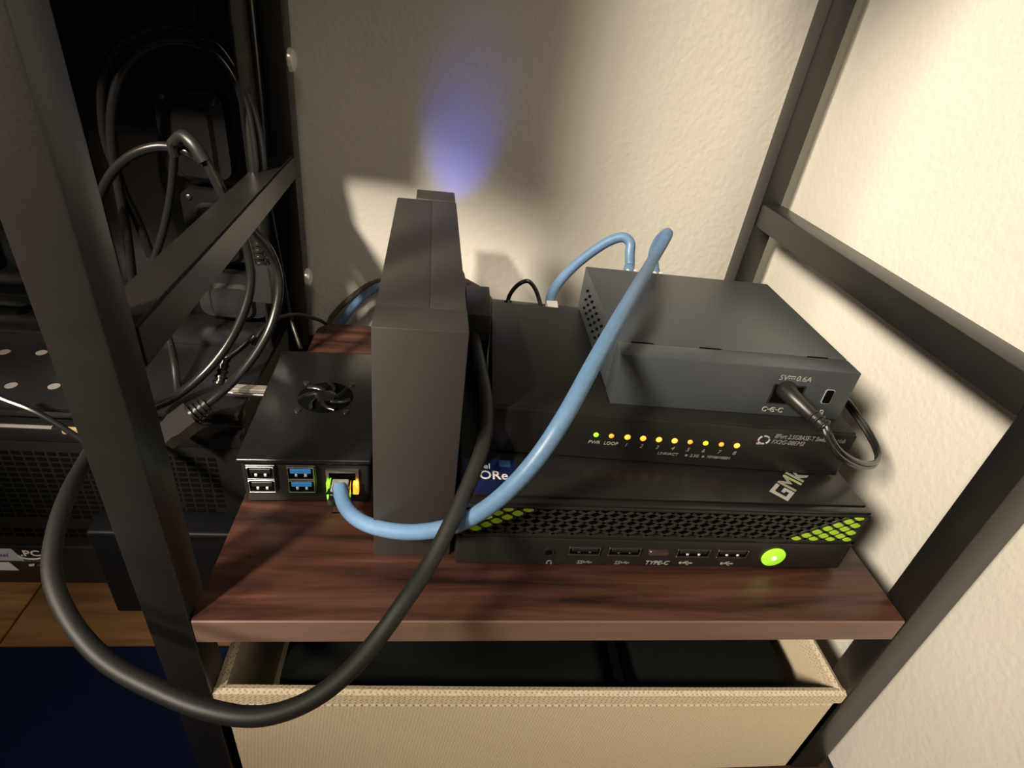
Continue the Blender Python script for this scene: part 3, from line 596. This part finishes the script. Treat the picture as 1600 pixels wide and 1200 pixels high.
cable('power_cable', 'grey-brown cord coming out from behind the drive at its right side', 'grey_lead', 0.0036, 'cable_grey', 12)
cable('power_cable', 'thick black power cord hanging in a big loop in front of the rack', 'mains_cable', 0.0037, 'cable_black', 16)
P = CABLES['dc_cord']; t = thing('adapter_cable', 'short black two-wire adapter cord plugged into the small grey switch', 'cable', P[0]); o = Vector(P[0])
for k in (-1, 1):
    obj('wire', tube(bmesh.new(), [Vector(p)-o+Vector((0.0003*k, 0.0004*k, 0.0011*k)) for p in P], 0.0014, 10), 'cable_gloss', t)
P = CABLES['dc_plug']; Q = catmull(P, 6); n_ = len(Q)
plug_block(t, o, Q, [0.0058-0.0030*(i/(n_-1)) for i in range(n_)], 'blackplastic', 'plug', 16)
bm = bmesh.new(); a, b = Q[-2], Q[-1]
for k in range(3):
    c = Q[-1].lerp(Q[-7], 0.12+k*0.28); dr = (Q[-1]-Q[-7]).normalized()
    lathe(bm, [(0.0034, -0.0008), (0.0040, -0.0004), (0.0040, 0.0004), (0.0034, 0.0008)], c-o, dr, 14)
obj('strain_relief', bm, 'blackplastic', t)

# power strip and adapter block behind
ps = thing('power_strip', 'black power strip lying on the shelf behind the switches', 'power strip', (0.115, 0.262, 0.0), -3)
obj('body', B(0, 0.12, 0, 0.026, 0.0005, 0.040, 0.003, 3), 'blackplastic', ps)
for x in (0.02, 0.05, 0.08):
    bm = bmesh.new()
    for sx in (-0.004, 0.004): box(bm, x+sx-0.0008, x+sx+0.0008, 0.009, 0.016, 0.0398, 0.0402)
    obj('outlet', bm, 'void', ps)
ad = thing('power_adapter', 'black vented adapter block between the tall drive and the black switch', 'power adapter', (0.1200, 0.150, 0.0468), -1)
obj('body', B(0, 0.0160, 0, 0.045, 0, 0.0425, 0.0008), 'switch', ad)
for k in range(4):
    obj('vent_slot', B(0.0055, 0.0150, -0.0003, 0.001, 0.010+k*0.0042, 0.0122+k*0.0042), 'void', ad)

# ---------------------------------------------------------------- desktop computer left of the rack
X0, X1, ZF = -0.46, -0.024, -0.165
ct = thing('desktop_computer', 'big open-sided black computer case standing on the floor left of the rack', 'computer', (X0, 0.147, ZF))
WX = X1-X0
def cp(name, x0, x1, y0, y1, z0, z1, m='case', bev=0.0008, par=None):
    return obj(name, B(x0-X0, x1-X0, y0-0.147, y1-0.147, z0-ZF, z1-ZF, bev), m, par or ct)
cp('base_strip', X0, X1, 0.147, 0.165, -0.165, -0.1245)
cp('shroud_panel', X0, X1, 0.1485, 0.160, -0.1235, -0.024, 'shroud')
cp('shroud_rim', X0, X1, 0.1475, 0.158, -0.0235, -0.012)
bm = bmesh.new()
for r in range(17):
    z = -0.034-r*0.0049
    for k in range(36):
        x = -0.30+k*0.0072
        if r in (13, 14): continue
        if (r > 8) and k > 22 and (k+r) % 5 == 0: continue
        box(bm, x-X0, x-X0+0.0052, 0.0012, 0.0018, z-0.0018-ZF, z+0.0012-ZF)
stuff(obj('vent_slots', bm, 'void', ct, smooth=False))
cp('edge_highlight', -0.134, -0.1035, 0.1472, 0.150, -0.0165, -0.0115, 'tan')  # highlight along the shroud edge, painted as a tan strip
cp('edge_highlight', -0.22, -0.139, 0.1472, 0.150, -0.0130, -0.0112, 'dimprint')  # paler run of the same painted edge highlight
cp('inner_wall', X0, X1, 0.158, 0.164, -0.0118, 0.001)
st_ = cp('shroud_top', X0, X1, 0.150, 0.240, -0.001, 0.0032)
cp('ledge', X0, X1, 0.240, 0.2852, -0.001, 0.0058, bev=0.0006)
for x, y in ((-0.2, 0.212), (-0.177, 0.214), (-0.172, 0.1715), (-0.147, 0.173), (-0.047, 0.19), (-0.223, 0.174)):
    obj('pale_disc', lathe(bmesh.new(), [(0.0036, 0), (0.0036, 0.0003)], (x-X0, y-0.147, 0.0031-ZF), (0, 0, 1), 16), 'hole', st_)  # pale discs painted where round holes let the lit wall show
obj('cable_hole', lathe(bmesh.new(), [(0.0045, 0), (0.0045, 0.0003)], (-0.219-X0, 0.268-0.147, 0.0057-ZF), (0, 0, 1), 18), 'void', ct)
cp('tray_panel', X0, X1, 0.2852, 0.290, -0.001, 0.266, 'tray')
cp('top_light_block', X0, X1, 0.147, 0.290, 0.266, 0.52)  # unseen solid block, made tall to keep lamp light off the back wall
cp('end_frame', -0.0265, X1, 0.236, 0.290, 0.0058, 0.266, 'tray')
cp('tray_rib', -0.215, -0.150, 0.276, 0.2855, 0.03, 0.262, 'tray', 0.004)
cp('tray_rib', -0.300, -0.235, 0.276, 0.2855, 0.03, 0.262, 'tray', 0.004)
cp('lower_rib', -0.32, -0.12, 0.270, 0.2855, 0.0075, 0.020, 'tray', 0.003)
for x0, x1, z0, z1 in ((-0.0930, -0.0485, 0.122, 0.179), (-0.0870, -0.0400, 0.060, 0.1135), (-0.0870, -0.0360, 0.012, 0.050)):
    dp = obj('drive_plate', prism(bmesh.new(), rrect(x0-X0, x1-X0, z0-ZF, z1-ZF, 0.008), (0, 0.2855-0.147, 0), FX, FZ, 0.0135), 'case', ct)
    bm = bmesh.new(); fr = []
    for q, (ins, dep) in enumerate(((0.008, 0.0), (0.0105, 0.0022), (0.0105, 0.0022))):
        pass
    A = rrect(x0-X0+0.008, x1-X0-0.008, z0-ZF-0.002, z1-ZF-0.009, 0.009); Bq = rrect(x0-X0+0.0105, x1-X0-0.0105, z0-ZF+0.001, z1-ZF-0.0115, 0.007)
    va = [bm.verts.new((x, 0.125, z)) for x, z in A]; vb = [bm.verts.new((x, 0.1222, z)) for x, z in Bq]
    k_ = len(va)
    for i in range(k_): bm.faces.new((va[i], va[(i+1) % k_], vb[(i+1) % k_], vb[i]))
    bm.faces.new(vb); bmesh.ops.recalc_face_normals(bm, faces=bm.faces[:])
    obj('embossed_pad', bm, 'case', dp)
    for sx in (x0+0.006, x1-0.006):
        obj('rivet', lathe(bmesh.new(), [(0.0022, 0), (0.0020, 0.0008), (0.0010, 0.0014)], (sx-X0, 0.1252, z1-0.006-ZF), (0, -1, 0), 12), 'darksteel', dp)
stk = obj('sticker', prism(bmesh.new(), [(0.228, 0.0255), (0.2665, 0.0255), (0.2615, 0.0385), (0.228, 0.0385)], (0, 0, 0), FX, FZ, 0.0002), 'sticker', ct)
text('lettering', 'intel', 0.0055, (0.2475, -0.0002, 0.0300), FX, FZ, 'navy', stk, 0.2)
obj('sticker', prism(bmesh.new(), [(0.228, 0.0145), (0.2595, 0.0145), (0.2555, 0.0235), (0.228, 0.0235)], (0, 0, 0), FX, FZ, 0.0002), 'white', ct)
lg = text('lettering', '.PC', 0.0085, (0.2725, 0, 0.0310), FX, FZ, 'white', ct, 0.0, 'CENTER', 1.15, 0.0002)
bm = bmesh.new(); tube(bm, [(0.2725+0.0085*math.cos(a), -0.0002, 0.0315+0.0038*math.sin(a)) for a in [math.pi+i*math.pi/14 for i in range(15)]], 0.0006, 6, raw=True)
obj('swoosh', bm, 'white', ct)
text('lettering', 'CORE POWER', 0.0026, (0.2725, 0, 0.0245), FX, FZ, 'dimprint', ct, 0, 'CENTER')
bm = bmesh.new(); prism(bm, [(0.2680, 0.0195), (0.2710, 0.0195), (0.2725, 0.0222), (0.2680, 0.0212)], (0, 0, 0), FX, FZ, 0.0003)
obj('small_emblem', bm, 'white', ct)
text('lettering', 'series', 0.003, (0.2735, 0, 0.0198), FX, FZ, 'dimprint', ct)

bx = thing('power_adapter', 'upright black adapter brick on the floor in front of the computer case', 'power adapter', (-0.1235, 0.121, ZF))
obj('body', B(0, 0.117, -0.0, 0.022, 0, 0.0865, 0.0025, 3), 'brick', bx)
obj('end_cap', B(-0.0004, 0.1174, -0.0004, 0.0224, 0.080, 0.0870, 0.0025, 3), 'brick', bx)

# ---------------------------------------------------------------- cords of the desktop computer
def ribs(par, o, P, r, n, m='cable_gloss'):
    bm = bmesh.new(); a, b = Vector(P[0])-o, Vector(P[1])-o; d = (b-a)
    for k in range(n):
        c = a+d*(k/(n-1)); rr = r*(0.8+0.2*k/(n-1))
        lathe(bm, [(rr*.75, -0.0012), (rr, -0.0008), (rr, 0.0008), (rr*.75, 0.0012)], c, d.normalized(), 14)
    lathe(bm, [(r*.66, 0), (r*.7, d.length)], a, d.normalized(), 12)
    return obj('strain_relief', bm, m, par)
cable('power_cable', 'black cord arching high over the left rail and down to the front left post', 'loop_cord', 0.0030, 'cable_gloss', 12)
t, o = cable('power_cable', 'black cord right of the arch ending in a flat ribbed plug near the small computer', 'plug_cord', 0.0029, 'cable_gloss', 12)
P = CABLES['plug_body']
ribs(t, o, [P[0], P[1]], 0.0072, 4)
a, b = Vector(P[1])-o, Vector(P[3])-o; d = (b-a).normalized()
side = d.cross(Vector((0.45, 0.50, -0.75))).normalized(); nn = side.cross(d)
prism_pts = [(0, -0.0095), (0.012, -0.0095), (0.016, -0.0080), (d.dot(b-a), -0.0085), (d.dot(b-a), 0.0085), (0.016, 0.0080), (0.012, 0.0095), (0, 0.0095)]
obj('plug', prism(bmesh.new(), prism_pts, a-nn*0.004, d, side, -0.008), 'blackplastic', t)
t, o = cable('power_cable', 'black cord hanging straight down from the top of the arch', 'hang_cord', 0.0025, 'cable_gloss', 12)
t2 = thing('plug_bundle', 'cluster of black plugs tied together at the top of the cord arch', 'plug', CABLES['plug_cord'][0]); o2 = Vector(CABLES['plug_cord'][0])
obj('plug', tube(bmesh.new(), [(-0.0075, 0.004, -0.001), (-0.002, 0.001, 0.003), (0.004, -0.003, 0.0005), (0.010, -0.005, -0.009)], 0.0038, 12), 'blackplastic', t2)
obj('tie', tube(bmesh.new(), [(-0.0125, 0.010, -0.011), (-0.0125, 0.009, -0.004), (-0.009, 0.008, -0.001)], 0.0030, 10), 'blackplastic', t2)
cable('power_cable', 'outer strand of the big oval coil hung in the computer case', 'coil_outer', 0.0031, 'cable_gloss', 12)
cable('power_cable', 'inner strand of the big oval coil hung in the computer case', 'coil_inner', 0.0031, 'cable_gloss', 12)
cable('power_cable', 'short thin lead at the very top of the computer case', 'upper_lead', 0.0022, 'cable_gloss', 10)
cable('power_cable', 'thin lead running straight down the right edge of the computer case', 'edge_lead', 0.0016, 'cable_gloss', 10)
cable('power_cable', 'thin lead crossing low in front of the computer case left of the front post', 'front_lead', 0.0018, 'cable_gloss', 10)
cable('power_cable', 'thin black lead bending over the back left corner of the shelf', 'shelf_lead', 0.0015, 'cable_black', 10)
P = CABLES['small_plug']; t = thing('power_plug', 'black plug with ribbed neck hanging just below the left rail', 'plug', P[0]); o = Vector(P[0])
ribs(t, o, [P[0], P[2]], 0.0052, 5)
a, b = [Vector(p)-o for p in (CABLES['small_plug_body'][0], CABLES['small_plug_body'][2])]
d = (b-a).normalized(); side = d.cross(Vector((0.13, 0.83, -0.53))).normalized(); nn = side.cross(d)
obj('body', prism(bmesh.new(), [(0, -0.006), (0.004, -0.0085), ((b-a).length, -0.008), ((b-a).length, 0.008), (0.004, 0.0085), (0, 0.006)], a-nn*0.005, d, side, -0.010), 'blackplastic', t)
P = CABLES['low_plug']; t = thing('power_plug', 'black ribbed plug lying on the computer case behind the hanging cords', 'plug', P[0]); o = Vector(P[0])
obj('jacket', tube(bmesh.new(), [Vector(p)-o for p in P[:3]], 0.002, 10), 'cable_gloss', t)
ribs(t, o, [P[2], P[4]], 0.0044, 5)
P = CABLES['bar']; br = thing('steel_bar', 'short bright metal bar behind the small computer, left of the shelf', 'bar', P[0]); o = Vector(P[0])
obj('rod', tube(bmesh.new(), [Vector(p)-o for p in P], 0.0022, 12, raw=True), 'steel', br)
obj('bracket', B(0.004, 0.030, -0.004, 0.002, 0.0028, 0.0060, 0.0004, 1), 'hole', br)
